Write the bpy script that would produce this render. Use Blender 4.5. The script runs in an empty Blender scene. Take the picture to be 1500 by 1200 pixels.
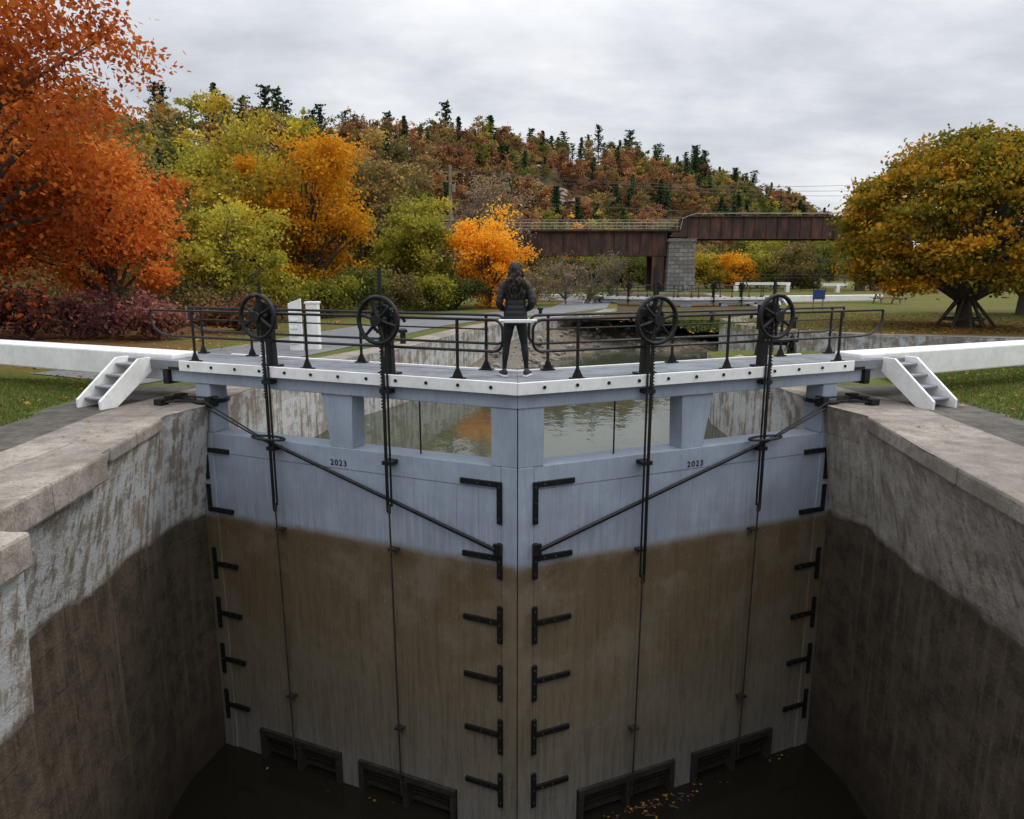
import bpy, bmesh, math, random
import numpy as np
from mathutils import Vector, Matrix, noise
random.seed(7); rng=np.random.default_rng(7)
scene=bpy.context.scene
COL=scene.collection

# ---------------------------------------------------------------- node helpers
class G:
    def __init__(s,name):
        s.m=bpy.data.materials.new(name); s.m.use_nodes=True
        s.nt=s.m.node_tree; s.nt.nodes.clear()
        s.out=s.nt.nodes.new('ShaderNodeOutputMaterial')
    def n(s,t,ins=None,**pr):
        nd=s.nt.nodes.new(t)
        for k,v in pr.items(): setattr(nd,k,v)
        for k,v in (ins or {}).items():
            sk=nd.inputs[k]
            if isinstance(v,bpy.types.NodeSocket): s.nt.links.new(v,sk)
            else:
                if sk.type=='RGBA' and len(v)==3: v=(*v,1)
                sk.default_value=v
        return nd
    def math(s,op,a,b=0.0,c=None,clamp=False):
        d={0:a,1:b}
        if c is not None: d[2]=c
        return s.n('ShaderNodeMath',d,operation=op,use_clamp=clamp).outputs[0]
    def mix(s,f,a,b,bt='MIX'):
        return s.n('ShaderNodeMix',{0:f,6:a,7:b},data_type='RGBA',blend_type=bt).outputs[2]
    def ramp(s,f,stops,interp='LINEAR'):
        nd=s.n('ShaderNodeValToRGB',{0:f}); cr=nd.color_ramp; cr.interpolation=interp
        while len(cr.elements)<len(stops): cr.elements.new(.5)
        for e,(p,c) in zip(cr.elements,stops):
            e.position=p; e.color=(*c,1) if len(c)==3 else c
        return nd.outputs[0]
    def mr(s,v,a,b,c=0.,d=1.):
        return s.n('ShaderNodeMapRange',{0:v,1:a,2:b,3:c,4:d}).outputs[0]
    def pos(s): return s.n('ShaderNodeNewGeometry').outputs['Position']
    def scalev(s,v,sc): return s.n('ShaderNodeVectorMath',{0:v,1:sc},operation='MULTIPLY').outputs[0]
    def noise(s,v,scale,detail=4,rough=.6):
        return s.n('ShaderNodeTexNoise',{'Vector':v,'Scale':scale,'Detail':detail,'Roughness':rough}).outputs[0]
    def sep(s,v): return s.n('ShaderNodeSeparateXYZ',{0:v}).outputs
    def bump(s,h,strength=.3,dist=.02):
        return s.n('ShaderNodeBump',{'Height':h,'Strength':strength,'Distance':dist}).outputs[0]
    def bsdf(s,color,rough=.7,normal=None,spec=.5,**kw):
        d={'Base Color':color,'Roughness':rough,'Specular IOR Level':spec}
        if normal is not None: d['Normal']=normal
        for k,v in kw.items(): d[k.replace('_',' ')]=v
        b=s.n('ShaderNodeBsdfPrincipled',d)
        s.nt.links.new(b.outputs[0],s.out.inputs[0]); return s.m

def simple(name,c,var=.25,scale=8,rough=.6,bump=.2,metal=0.,c2=None,stretch=(1,1,1),spec=.4):
    g=G(name); p=g.scalev(g.pos(),stretch)
    n1=g.noise(p,scale,4); n2=g.noise(p,scale*6,2)
    c2=c2 or tuple(x*(1-var) for x in c)
    col=g.mix(g.mr(n1,.40,.62),c,c2)
    col=g.mix(g.mr(n2,.45,.75,0,.35),col,tuple(x*.6 for x in c))
    return g.bsdf(col,g.mr(n1,.3,.7,rough-.1,min(1,rough+.15)),g.bump(n2,bump,.01),spec,Metallic=metal)

# ---------------------------------------------------------------- mesh helpers
def empty(name,loc=(0,0,0)):
    o=bpy.data.objects.new(name,None); o.location=loc; COL.objects.link(o); return o
class MB:
    def __init__(s): s.v=[]; s.f=[]; s.mi=[]
    def add(s,vs,fs,mi=0):
        b=len(s.v); s.v+= [tuple(v) for v in vs]; s.f+=[tuple(i+b for i in f) for f in fs]; s.mi+=[mi]*len(fs)
    def box(s,T,a0,a1,b0,b1,c0,c1,mi=0):
        vs=[T(a,b,c) for c in (c0,c1) for a,b in ((a0,b0),(a1,b0),(a1,b1),(a0,b1))]
        s.add(vs,[(0,3,2,1),(4,5,6,7),(0,1,5,4),(1,2,6,5),(2,3,7,6),(3,0,4,7)],mi)
    def prism(s,A,B,mi=0):
        n=len(A); s.add(list(A)+list(B),[tuple(range(n))[::-1],tuple(range(n,2*n))]+[(i,(i+1)%n,n+(i+1)%n,n+i) for i in range(n)],mi)
    def plan(s,T,poly,z0,z1,mi=0):
        s.prism([T(a,b,z0) for a,b in poly],[T(a,b,z1) for a,b in poly],mi)
    def tube(s,pts,r,seg=8,mi=0,cap=True,sx=1.0):
        pts=[Vector(p) for p in pts]
        if not hasattr(r,'__len__'): r=[r]*len(pts)
        rings=[]; up=None
        for i,p in enumerate(pts):
            d=(pts[min(i+1,len(pts)-1)]-pts[max(i-1,0)]).normalized()
            if up is None:
                up=d.cross(Vector((0,0,1)) if abs(d.z)<.9 else Vector((1,0,0))).normalized()
            else:
                up=(up-d*up.dot(d)); up=up.normalized() if up.length>1e-5 else d.orthogonal().normalized()
            w=d.cross(up)
            rings.append([p+(up*math.cos(t)*sx+w*math.sin(t))*r[i] for t in [2*math.pi*k/seg for k in range(seg)]])
        vs=[v for R in rings for v in R]; fs=[]
        for i in range(len(pts)-1):
            for k in range(seg):
                a=i*seg+k; b=i*seg+(k+1)%seg; fs.append((a,b,b+seg,a+seg))
        if cap: fs+= [tuple(range(seg))[::-1],tuple(range((len(pts)-1)*seg,len(pts)*seg))]
        s.add(vs,fs,mi)
    def rings(s,rings,mi=0,cap=True):
        seg=len(rings[0]); vs=[v for R in rings for v in R]; fs=[]
        for i in range(len(rings)-1):
            for k in range(seg):
                a=i*seg+k;b=i*seg+(k+1)%seg; fs.append((a,b,b+seg,a+seg))
        if cap: fs+=[tuple(range(seg))[::-1],tuple(range((len(rings)-1)*seg,len(rings)*seg))]
        s.add(vs,fs,mi)
    def obj(s,name,mats,parent=None,smooth=False,bevel=0,recalc=True):
        me=bpy.data.meshes.new(name); me.from_pydata(s.v,[],s.f)
        if not isinstance(mats,(list,tuple)): mats=[mats]
        for m in mats: me.materials.append(m)
        me.polygons.foreach_set('material_index',s.mi)
        if recalc:
            bm=bmesh.new(); bm.from_mesh(me); bmesh.ops.recalc_face_normals(bm,faces=bm.faces); bm.to_mesh(me); bm.free()
        if smooth:
            me.polygons.foreach_set('use_smooth',[True]*len(me.polygons))
            try: me.set_sharp_from_angle(angle=math.radians(45))
            except Exception: pass
        o=bpy.data.objects.new(name,me); COL.objects.link(o)
        if parent: o.parent=parent
        if bevel:
            b=o.modifiers.new('bev','BEVEL'); b.width=bevel; b.segments=2; b.limit_method='ANGLE'
        return o
ID=lambda a,b,c:(a,b,c)
def fastquads(name,V,tint,mat,tri=False):
    k=3 if tri else 4
    n=len(V)//k
    me=bpy.data.meshes.new(name); me.vertices.add(len(V)); me.vertices.foreach_set('co',V.astype(np.float32).ravel())
    me.loops.add(n*k); me.loops.foreach_set('vertex_index',np.arange(n*k,dtype=np.int32))
    me.polygons.add(n); me.polygons.foreach_set('loop_start',np.arange(0,n*k,k,dtype=np.int32))
    me.update(calc_edges=True)
    at=me.attributes.new('tint','FLOAT','POINT'); at.data.foreach_set('value',np.repeat(tint,k).astype(np.float32))
    me.materials.append(mat); return me

# ---------------------------------------------------------------- materials
STAIN=-2.72
def gate_mat():
    g=G('gate_paint'); p=g.pos(); x,y,z=g.sep(p)
    streak=g.noise(g.scalev(p,(5,5,.3)),3,5,.7)
    fine=g.noise(g.scalev(p,(30,30,2.0)),2,3)
    big=g.noise(p,1.1,5,.65)
    zz=g.math('ADD',z,g.math('ADD',g.mr(big,.3,.7,-.04,.04),g.mr(streak,.3,.7,-.02,.02)))
    f=g.mr(zz,STAIN+.04,STAIN-.10)
    paint=g.mix(g.mr(big,.40,.60),(.325,.375,.455),(.265,.305,.375))
    paint=g.mix(g.mr(fine,.48,.7,0,.35),paint,(.19,.22,.27))
    paint=g.mix(g.math('MULTIPLY',g.mr(z,-1.7,-2.7,.10,.42),g.mr(streak,.45,.6)),paint,(.17,.165,.16))
    t=g.mr(zz,STAIN,-7.4)
    sc=g.ramp(t,[(0,(.17,.13,.085)),(.04,(.115,.080,.044)),(.2,(.14,.102,.058)),(.45,(.155,.122,.078)),(.75,(.175,.150,.112)),(1,(.20,.20,.195))])
    sc=g.mix(g.mr(streak,.45,.62,0,.5),sc,(.08,.060,.036))
    sc=g.mix(g.mr(big,.48,.62,0,.4),sc,(.22,.19,.145))
    sc=g.mix(g.mr(fine,.5,.62,0,.28),sc,(.095,.07,.042))
    spk=g.noise(p,34,2); sc=g.mix(g.mr(spk,.69,.72,0,.6),sc,(.40,.37,.32))
    col=g.mix(f,paint,sc)
    return g.bsdf(col,g.mr(fine,.3,.7,.5,.75),g.bump(g.math('ADD',fine,g.math('MULTIPLY',spk,.4)),.3,.01),.3)
GATE=gate_mat()
def wall_mat():
    g=G('lock_wall_concrete'); p=g.pos(); x,y,z=g.sep(p)
    big=g.noise(p,.8,4); mid=g.noise(p,2.6,7,.70); fine=g.noise(p,22,3,.7)
    streak=g.noise(g.scalev(p,(4,4,.2)),2.0,6,.70)
    cv=g.n('ShaderNodeCombineXYZ',{0:g.math('ADD',y,g.math('MULTIPLY',x,.35)),1:z,2:0.0}).outputs[0]
    br=g.n('ShaderNodeTexBrick',{'Vector':cv,'Color1':(1,1,1),'Color2':(.88,.88,.88),'Mortar':(.7,.7,.7),'Scale':1.0,'Mortar Size':.006,'Mortar Smooth':.7,'Brick Width':3.1,'Row Height':.62},offset=.42)
    joint=br.outputs['Fac']; bc=br.outputs['Color']
    up=g.mix(g.mr(mid,.40,.62),(.40,.365,.315),(.26,.23,.192))
    up=g.mix(g.mr(streak,.50,.64,0,.75),up,(.125,.10,.078))
    up=g.mix(g.mr(fine,.54,.68,0,.35),up,(.14,.12,.10))
    left=g.mr(x,-4.2,-4.4)
    far=g.mr(y,12.2,13.2)
    lime=g.math('MULTIPLY',g.mr(g.math('ADD',g.math('MULTIPLY',mid,.55),g.math('MULTIPLY',streak,.45)),.53,.47,0,.88),g.math('MAXIMUM',left,far))
    up=g.mix(lime,up,(.48,.495,.495))
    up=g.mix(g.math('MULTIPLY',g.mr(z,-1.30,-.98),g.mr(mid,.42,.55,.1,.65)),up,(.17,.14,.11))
    lo=g.mix(g.mr(mid,.40,.62),(.088,.066,.045),(.042,.032,.023))
    lo=g.mix(g.mr(streak,.52,.66,0,.55),lo,(.14,.11,.08))
    lo=g.mix(g.mr(fine,.58,.70,0,.5),lo,(.17,.145,.11))
    lo=g.mix(g.mr(z,-5.5,-7.3,0,.7),lo,(.028,.022,.016))
    zz=g.math('ADD',z,g.math('ADD',g.mr(big,.3,.7,-.10,.10),g.mr(mid,.3,.7,-.03,.03)))
    f=g.mr(zz,STAIN+.06,STAIN-.06)
    f=g.math('MULTIPLY',f,g.mr(y,13.5,12.8))
    col=g.mix(f,up,lo)
    col=g.mix(1.0,col,g.mix(.8,(1,1,1),bc),'MULTIPLY')
    jw=g.math('MULTIPLY',joint,g.math('MULTIPLY',g.mr(f,0,1,.30,.62),g.mr(mid,.42,.54,.15,1)))
    col=g.mix(jw,col,(.02,.017,.013))
    h=g.math('SUBTRACT',g.math('ADD',mid,g.math('MULTIPLY',fine,.5)),g.math('MULTIPLY',jw,.6))
    return g.bsdf(col,.85,g.bump(h,.7,.045),.2)
WALL=wall_mat()
def conc_mat(name,a,b,joint=1.8,jm=.45):
    g=G(name); p=g.pos(); mid=g.noise(p,2.5,7,.75); fine=g.noise(p,30,3); big=g.noise(p,.6,3)
    br=g.n('ShaderNodeTexBrick',{'Vector':p,'Color1':(1,1,1),'Color2':(.85,.85,.85),'Mortar':(jm,jm,jm),'Scale':1.0,'Mortar Size':.010,'Brick Width':joint,'Row Height':joint*.7},offset=.3)
    col=g.mix(g.mr(mid,.42,.60),a,b); col=g.mix(g.mr(fine,.5,.68,0,.55),col,tuple(c*.45 for c in b))
    col=g.mix(g.mr(big,.45,.62,0,.5),col,tuple(c*.6 for c in b))
    col=g.mix(1.0,col,br.outputs['Color'],'MULTIPLY')
    return g.bsdf(col,.85,g.bump(g.math('ADD',mid,g.math('MULTIPLY',fine,.4)),.7,.025),.2)
COPING=conc_mat('coping_concrete',(.36,.32,.278),(.22,.19,.16),2.6)
EDGE=conc_mat('coping_stone',(.36,.32,.275),(.21,.18,.15),50.,1.)
PAVER=conc_mat('stone_pavers',(.15,.135,.115),(.085,.078,.068),.5)
def grass_mat():
    g=G('grass_ground'); p=g.pos(); n1=g.noise(p,.35,4); n2=g.noise(p,6,4); n3=g.noise(p,45,2)
    x,y,z=g.sep(p)
    col=g.mix(g.mr(n1,.40,.60),(.075,.115,.027),(.12,.13,.038))
    col=g.mix(g.mr(n2,.45,.62,0,.6),col,(.045,.07,.018))
    col=g.mix(g.mr(n3,.56,.64,0,.6),col,(.20,.11,.035))
    edge=g.math('ADD',g.math('ADD',x,g.math('MULTIPLY',y,.10)),g.mr(n1,.3,.7,-2,2))
    lit=g.math('MULTIPLY',g.mr(edge,-7.0,-9.0),g.mr(y,15,18))
    col=g.mix(lit,col,g.mix(g.mr(n2,.35,.65),(.09,.06,.03),(.20,.10,.035)))
    d=g.n('ShaderNodeVectorMath',{0:p,1:(18.5,30,-.75)},operation='DISTANCE').outputs['Value']
    ring=g.math('MULTIPLY',g.mr(d,14,5),g.mr(n3,.40,.58,.2,.9))
    col=g.mix(ring,col,(.18,.095,.035))
    n4=g.noise(p,.5,4)
    col=g.mix(g.math('MULTIPLY',g.mr(y,24,32),g.mr(n4,.45,.58,0,.7)),col,(.15,.095,.038))
    return g.bsdf(col,.95,g.bump(n3,.8,.03),.05)
GRASS=grass_mat()
ASPH=simple('asphalt',(.155,.16,.17),.2,2,.75,.3)
def hill_mat():
    g=G('hill_soil'); p=g.pos(); n2=g.noise(p,.5,3)
    col=g.mix(g.mr(n2,.35,.65),(.05,.045,.02),(.10,.06,.03))
    return g.bsdf(col,.95,None,.05)
HILL=hill_mat()
IRON=simple('black_iron',(.010,.010,.011),.3,12,.45,.15,spec=.3)
RUSTIRON=simple('weathered_iron',(.020,.018,.016),.3,12,.65,.3,c2=(.045,.036,.027),spec=.3)
WHITE=simple('white_paint',(.80,.80,.79),.05,1.5,.5,.12,c2=(.69,.69,.67))
DECK=simple('deck_boards',(.225,.24,.265),.2,2,.8,.3,c2=(.165,.17,.18),spec=.2)
TREAD=simple('grey_tread',(.24,.25,.27),.2,5,.75,.2)
def rust_mat():
    g=G('rusted_steel'); p=g.pos(); n1=g.noise(g.scalev(p,(1,1,.3)),1.2,5,.7); n2=g.noise(p,6,3)
    col=g.ramp(n1,[(.35,(.024,.014,.012)),(.5,(.055,.027,.02)),(.65,(.12,.05,.032))])
    col=g.mix(g.mr(n2,.5,.8,0,.4),col,(.02,.014,.012)); return g.bsdf(col,.8)
RUST=rust_mat()
def stone_mat():
    g=G('pier_masonry'); p=g.pos(); x,y,z=g.sep(p); cv=g.n('ShaderNodeCombineXYZ',{0:g.math('ADD',x,y),1:z,2:0.0}).outputs[0]
    br=g.n('ShaderNodeTexBrick',{'Vector':cv,'Color1':(.27,.26,.25),'Color2':(.13,.125,.12),'Mortar':(.05,.05,.05),'Scale':1.0,'Mortar Size':.04,'Brick Width':1.1,'Row Height':.5})
    n=g.noise(p,3,4); col=g.mix(g.mr(n,.4,.65,0,.7),br.outputs['Color'],(.11,.10,.09)); return g.bsdf(col,.9,g.bump(n,.6,.1))
STONE=stone_mat()
def mud_mat():
    g=G('basin_mud'); p=g.pos(); n1=g.noise(p,.45,5,.65); n2=g.noise(p,4,6,.75); n3=g.noise(p,18,2)
    col=g.mix(g.mr(n1,.42,.58),(.18,.135,.09),(.09,.07,.048)); col=g.mix(g.mr(n2,.46,.60,0,.7),col,(.05,.04,.028))
    col=g.mix(g.mr(n3,.58,.66,0,.5),col,(.28,.25,.20))
    return g.bsdf(col,g.mr(n1,.46,.56,.9,.2),g.bump(n2,.5,.08),.4)
MUD=mud_mat()
ROCK=simple('rock',(.25,.225,.195),.4,3,.9,.5,c2=(.10,.09,.075))
def water_mat(name,col,bs,bscale):
    g=G(name); p=g.pos(); n=g.noise(g.scalev(p,(1,.6,1)),bscale,3,.55)
    return g.bsdf(col,.04,g.bump(n,bs,.05),IOR=1.33)
WLOW=water_mat('chamber_water',(.014,.012,.008),.12,1.5)
WUP=water_mat('basin_water',(.045,.052,.033),.16,2.4)
BARK=simple('bark',(.075,.06,.05),.4,6,.95,.8,stretch=(1,1,.2))
BARKG=simple('grey_bark',(.17,.155,.135),.4,6,.95,.6,stretch=(1,1,.2))
def leaf_mat(name,stops,trans=.35,rnd=.35,gain=1.0):
    g=G(name); a=g.n('ShaderNodeAttribute',attribute_name='tint').outputs['Fac']
    oi=g.n('ShaderNodeObjectInfo').outputs['Random']
    t=g.math('ADD',a,g.mr(oi,0,1,-.18*rnd/.35,.18*rnd/.35))
    col=g.ramp(t,[(q,tuple(min(.9,v*gain) for v in c)) for q,c in stops])
    k=g.mr(oi,0,1,1-rnd*.6,1+rnd*.5)
    col=g.mix(1.0,col,g.n('ShaderNodeCombineColor',{0:k,1:k,2:k}).outputs[0],'MULTIPLY')
    d=g.n('ShaderNodeBsdfDiffuse',{'Color':col}); tr=g.n('ShaderNodeBsdfTranslucent',{'Color':col})
    mx=g.n('ShaderNodeMixShader',{0:trans,1:d.outputs[0],2:tr.outputs[0]}); g.nt.links.new(mx.outputs[0],g.out.inputs[0]); return g.m
LRED=leaf_mat('leaves_red_orange',[(0,(.18,.07,.02)),(.2,(.42,.09,.025)),(.5,(.68,.19,.035)),(.8,(.80,.32,.06)),(1,(.76,.46,.12))],.4)
LORA=leaf_mat('leaves_orange',[(0,(.22,.17,.02)),(.25,(.60,.27,.02)),(.55,(.84,.38,.025)),(1,(.88,.54,.06))],.4)
LYEL=leaf_mat('leaves_yellow',[(0,(.20,.18,.03)),(.3,(.36,.29,.04)),(.6,(.55,.41,.05)),(1,(.72,.52,.08))])
LYG=leaf_mat('leaves_yellow_green',[(0,(.10,.12,.02)),(.4,(.22,.22,.035)),(.75,(.38,.34,.05)),(1,(.56,.45,.06))])
LGRN=leaf_mat('leaves_green',[(0,(.05,.07,.022)),(.4,(.10,.12,.033)),(.8,(.18,.18,.045)),(1,(.29,.25,.05))])
LMAP=leaf_mat('leaves_turning_maple',[(0,(.07,.085,.018)),(.33,(.15,.15,.025)),(.55,(.30,.21,.025)),(.75,(.54,.27,.025)),(1,(.68,.33,.03))])
LRUST=leaf_mat('leaves_rust',[(0,(.10,.055,.032)),(.4,(.22,.10,.052)),(.75,(.32,.15,.07)),(1,(.40,.22,.09))],.25)
LBRN=leaf_mat('leaves_olive_brown',[(0,(.07,.065,.028)),(.4,(.15,.13,.05)),(.8,(.26,.19,.07)),(1,(.38,.25,.08))],.25)
LPUR=leaf_mat('leaves_purple_shrub',[(0,(.09,.04,.04)),(.5,(.20,.075,.07)),(1,(.32,.15,.10))],.25)
LCON=leaf_mat('conifer_needles',[(0,(.030,.048,.026)),(.5,(.058,.09,.045)),(1,(.10,.14,.065))],.15)
LDRY=leaf_mat('dry_twigs',[(0,(.16,.12,.09)),(.5,(.26,.195,.14)),(1,(.34,.24,.13))],.2)
LFALL=leaf_mat('fallen_leaf',[(0,(.14,.08,.035)),(.5,(.32,.15,.05)),(1,(.5,.26,.06))],.1)
LGRS=leaf_mat('grass_blades',[(0,(.06,.09,.02)),(.6,(.12,.16,.035)),(1,(.22,.21,.07))],.3)

# ---------------------------------------------------------------- foliage
def leaf_quads(P,size,tint,up=.3):
    n=len(P)
    d=rng.normal(size=(n,3)); d/=np.linalg.norm(d,axis=1)[:,None]
    nr=rng.normal(size=(n,3)); nr[:,2]+=up*3; 
    e=np.cross(d,nr); e/=np.linalg.norm(e,axis=1)[:,None]+1e-9
    s=(size*rng.uniform(.6,1.3,n))[:,None]
    V=np.empty((n,4,3)); V[:,0]=P-d*s*.6; V[:,1]=P+e*s*.42-d*s*.05; V[:,2]=P+d*s*.6; V[:,3]=P-e*s*.42+d*s*.08
    return V.reshape(-1,3)
def crown_pts(c,rad,ncl,per,cr,fill=.45,flat=.65,bottom=-1.,seed=0,grad=.25,lump=.2):
    r=np.random.default_rng(seed); C=[]
    while len(C)<ncl:
        d=r.normal(size=3); d/=np.linalg.norm(d)
        if d[2]<bottom: continue
        k=1+lump*noise.noise(Vector(d*1.8)+Vector((seed*3.1,0,0)))*2
        C.append(np.array(c)+d*np.array(rad)*(fill+(1-fill)*r.random()**.55)*k)
    C=np.array(C); tcl=r.random(ncl)
    P=[];T=[]
    for i in range(ncl):
        m=int(per*r.uniform(.5,1.4)); q=r.normal(size=(m,3))*cr*r.uniform(.6,1.2)*np.array([1,1,flat])
        P.append(C[i]+q*.6)
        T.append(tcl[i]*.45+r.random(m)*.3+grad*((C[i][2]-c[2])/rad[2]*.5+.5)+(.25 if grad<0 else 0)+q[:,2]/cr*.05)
    return C,np.concatenate(P),np.clip(np.concatenate(T),0,1)
def make_tree(name,x,y,z,cz,rad,ncl,per,cr,size,mat,trunk_r=.2,seed=1,fill=.4,bark=None,bottom=-1.,grad=.25,lump=.2,limbs=22,flat=.65,twigs=0):
    e=empty(name,(x,y,z)); bark=bark or BARK
    C,P,T=crown_pts((0,0,cz),rad,ncl,per,cr,fill,flat,bottom,seed,grad,lump)
    me=fastquads('foliage',leaf_quads(P,size,T),T,mat); o=bpy.data.objects.new('foliage',me); COL.objects.link(o); o.parent=e
    mb=MB(); r=random.Random(seed)
    top=cz+rad[2]*.55
    tp=[Vector((r.uniform(-.1,.1)*k*.4,r.uniform(-.1,.1)*k*.4,top*k/6)) for k in range(7)]
    tp[0]=Vector((0,0,-.15))
    rr=[trunk_r*1.35]+[trunk_r*(1-k/6.8) for k in range(1,7)]
    mb.tube(tp,rr,9)
    idx=list(range(len(C))); r.shuffle(idx)
    for i in idx[:limbs]:
        c=Vector(C[i]); k=max(.15,min(.8,(c.z-rad[2]*.7)/top*.8)); k=max(k,.18)
        b=tp[0].lerp(tp[-1],k); m=b.lerp(c,.5)+Vector((r.uniform(-.3,.3),r.uniform(-.3,.3),.12*(c-b).length))
        r0=trunk_r*(1-k)*.55+.02
        mb.tube([b,b.lerp(m,.5)+Vector((0,0,.1)),m,m.lerp(c,.5),c],[r0,r0*.75,r0*.5,r0*.32,.012],6)
        for j in range(twigs):
            q=m.lerp(c,r.random()); w=q+Vector((max(-1,min(1,r.gauss(0,.7))),max(-1,min(1,r.gauss(0,.7))),abs(r.gauss(0,.7))))*min(.8,rad[0]*.22)
            mb.tube([q,q.lerp(w,.5)+Vector((0,0,.06)),w],[r0*.3,r0*.2,.006],4)
    mb.obj('trunk',bark,e,True)
    return e

GZ=-.75
make_tree('red_maple_tree',-18.6,23,GZ,8.4,(6.3,5.5,7.2),200,270,1.1,.155,LRED,.36,11,.35,limbs=70,twigs=4,lump=.3)
make_tree('red_maple_tree',-15.9,28,GZ,4.1,(2.9,2.8,2.9),55,270,.85,.15,LRED,.2,12,.35,limbs=20,lump=.35)
make_tree('red_maple_tree',-21.5,27,GZ,5.3,(4.5,3.4,3.8),60,270,1.1,.17,LRED,.25,13,.35)
make_tree('orange_maple_tree',-11.4,40,GZ,5.3,(3.6,3.2,4.7),85,240,.8,.18,LORA,.2,14,.3,limbs=40,lump=.4,twigs=2)
make_tree('yellow_birch_tree',-15.4,42,GZ,6.0,(3.0,3.0,5.2),85,160,.85,.18,LYEL,.18,15,.3,bark=BARKG,limbs=45,twigs=4,lump=.35)
make_tree('aspen_tree',-13.2,33,GZ,3.0,(2.3,2.2,2.8),60,190,.65,.15,LYG,.13,16,.3,bark=BARKG,limbs=30,lump=.35,twigs=2)
make_tree('elm_tree',-6.3,46,GZ,4.2,(2.7,2.5,4.0),65,220,.75,.18,LYG,.17,17,.3,limbs=25,lump=.35)
make_tree('ash_tree',-9.0,52,GZ,5.6,(3.3,2.6,4.6),55,180,.9,.2,LBRN,.17,18,.3,limbs=30,twigs=3,bark=BARKG,lump=.35)
make_tree('orange_maple_tree',-1.5,46,GZ,2.9,(2.5,2.1,3.0),75,190,.62,.16,LORA,.14,19,.3,limbs=30,lump=.4,twigs=2)
make_tree('bare_ash_tree',-1.8,50,GZ,5.6,(2.9,2.3,4.0),70,75,.8,.15,LDRY,.16,20,.3,bark=BARKG,limbs=60,twigs=7)
make_tree('oak_tree',-24,42,GZ,6.6,(5.5,4,5.6),70,220,1.3,.23,LBRN,.3,21,.3,lump=.35)
make_tree('birch_tree',-20.0,48,GZ,7.0,(3.2,3,5.2),55,200,1.0,.22,LYG,.25,22,.3,bark=BARKG,twigs=2,lump=.35)
make_tree('birch_tree',-12.6,53,GZ,6.6,(3.2,3,5.4),50,190,1.0,.22,LBRN,.2,23,.3,bark=BARKG,twigs=2,lump=.35)
make_tree('round_maple_tree',18.9,29.5,GZ,4.20,(4.9,4.8,3.45),430,210,.58,.15,LMAP,.30,31,.66,bottom=-.80,grad=-.18,lump=.035,limbs=45,flat=.5)
make_tree('maple_tree',27.5,38,GZ,4.0,(4.0,4,3.2),90,200,.9,.19,LBRN,.24,32,.5,bottom=-.7,limbs=25)
def shrub(name,x,y,r,h,mat,seed,n=26,per=110,size=.13,twig=3):
    return make_tree(name,x,y,GZ,h*.52,(r,r*.8,h*.5),n,per,r*.32,size,mat,.05,seed,.25,limbs=16,twigs=twig)
for i,(x,y,r,h,m) in enumerate([(-12.2,24,1.3,1.5,LPUR),(-14.3,24.5,1.6,1.9,LPUR),(-16.6,24,1.5,1.7,LPUR),(-18.6,23,1.6,1.8,LPUR),(-10.6,27,1.3,1.4,LRUST)]):
    shrub('purple_shrub' if m is LPUR else 'rust_shrub',x,y,r,h,m,40+i)
for i,(x,y,r,h,m) in enumerate([(-11.5,33,1.7,2.3,LYG),(-9.6,36,1.6,2.0,LYG),(-8,38,1.6,2.6,LGRN),(-7.0,41,1.7,2.3,LBRN),(-5,42.5,1.6,2.1,LYG),(-3.5,44,1.6,2.2,LGRN),(-13.5,31,1.8,2.3,LBRN),(-17,33,2.2,2.8,LGRN),(-21,33,2.4,3,LBRN)]):
    shrub('roadside_shrub',x,y,r,h,m,60+i,30,120,.14)
for i,(x,y,r,h) in enumerate([(1.6,50,1.7,3.1),(3.8,51,1.7,3.3),(5.8,53,1.8,3.4),(7.6,55,1.6,3.9),(3,57,2,3.6),(0.4,48,1.5,2.5)]):
    make_tree('bare_shrub',x,y,GZ,h*.5,(r,r*.8,h*.55),28,44,r*.3,.12,LDRY if i%2 else LBRN,.05,80+i,.25,limbs=30,twigs=6,bark=BARKG)
for i,(x,y,r,h,m) in enumerate([(24.5,104,3,4.6,LGRN),(28,102,3.4,5,LYEL),(32,103,3.6,5.4,LORA),(36,104,3.4,5.6,LYG),(40,101,3.6,6.4,LBRN),(44,104,4,7,LGRN),(22,112,3.5,6,LGRN),(26,115,4,7,LGRN),(31,114,4,6.6,LBRN),(37,113,4,7,LGRN),(42,115,4,7.4,LYG),(13,106,3,5,LGRN),(8,104,3,4.6,LBRN),(17,110,3,5.4,LGRN)]):
    make_tree('lockside_shrub',x,y,GZ,h*.52,(r,r*.8,h*.5),34,110,r*.3,.3,m,.12,100+i,.3,limbs=14,twigs=1)

# hill + distant forest
ip=np.interp
def hillh(x,y):
    a=x/max(y,1.)
    R=ip(a,[-1.2,-.45,-.05,.25,.4,.5,.7],[80,110,200,280,330,380,420])
    y0=ip(a,[-1.2,-.45,-.05,.1,.25,.5],[42,50,62,110,130,200])
    H=ip(a,[-1.2,-.56,-.45,-.2,-.05,.05,.15,.25,.38,.47,.55,.7,1.2],[16,20,21.5,29,34.5,36,36.5,37,31,19,7,3,1])
    t=min(1,max(0,(y-y0)/(R-y0))); s=t*t*(3-2*t); s=.45*t+.55*s
    return H*s*(1+.10*noise.noise(Vector((x*.02,y*.02,0)))), t
mb=MB(); xs=np.arange(-260,520,6.); ys=np.arange(36,560,6.)
mb.v=[(x,y,GZ-.12+hillh(x,y)[0]+(.6*noise.noise(Vector((x*.08,y*.08,2))) if hillh(x,y)[1]>.05 else 0)) for y in ys for x in xs]
nx=len(xs)
mb.f=[(j*nx+i,j*nx+i+1,(j+1)*nx+i+1,(j+1)*nx+i) for j in range(len(ys)-1) for i in range(nx-1)]; mb.mi=[0]*len(mb.f)
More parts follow.
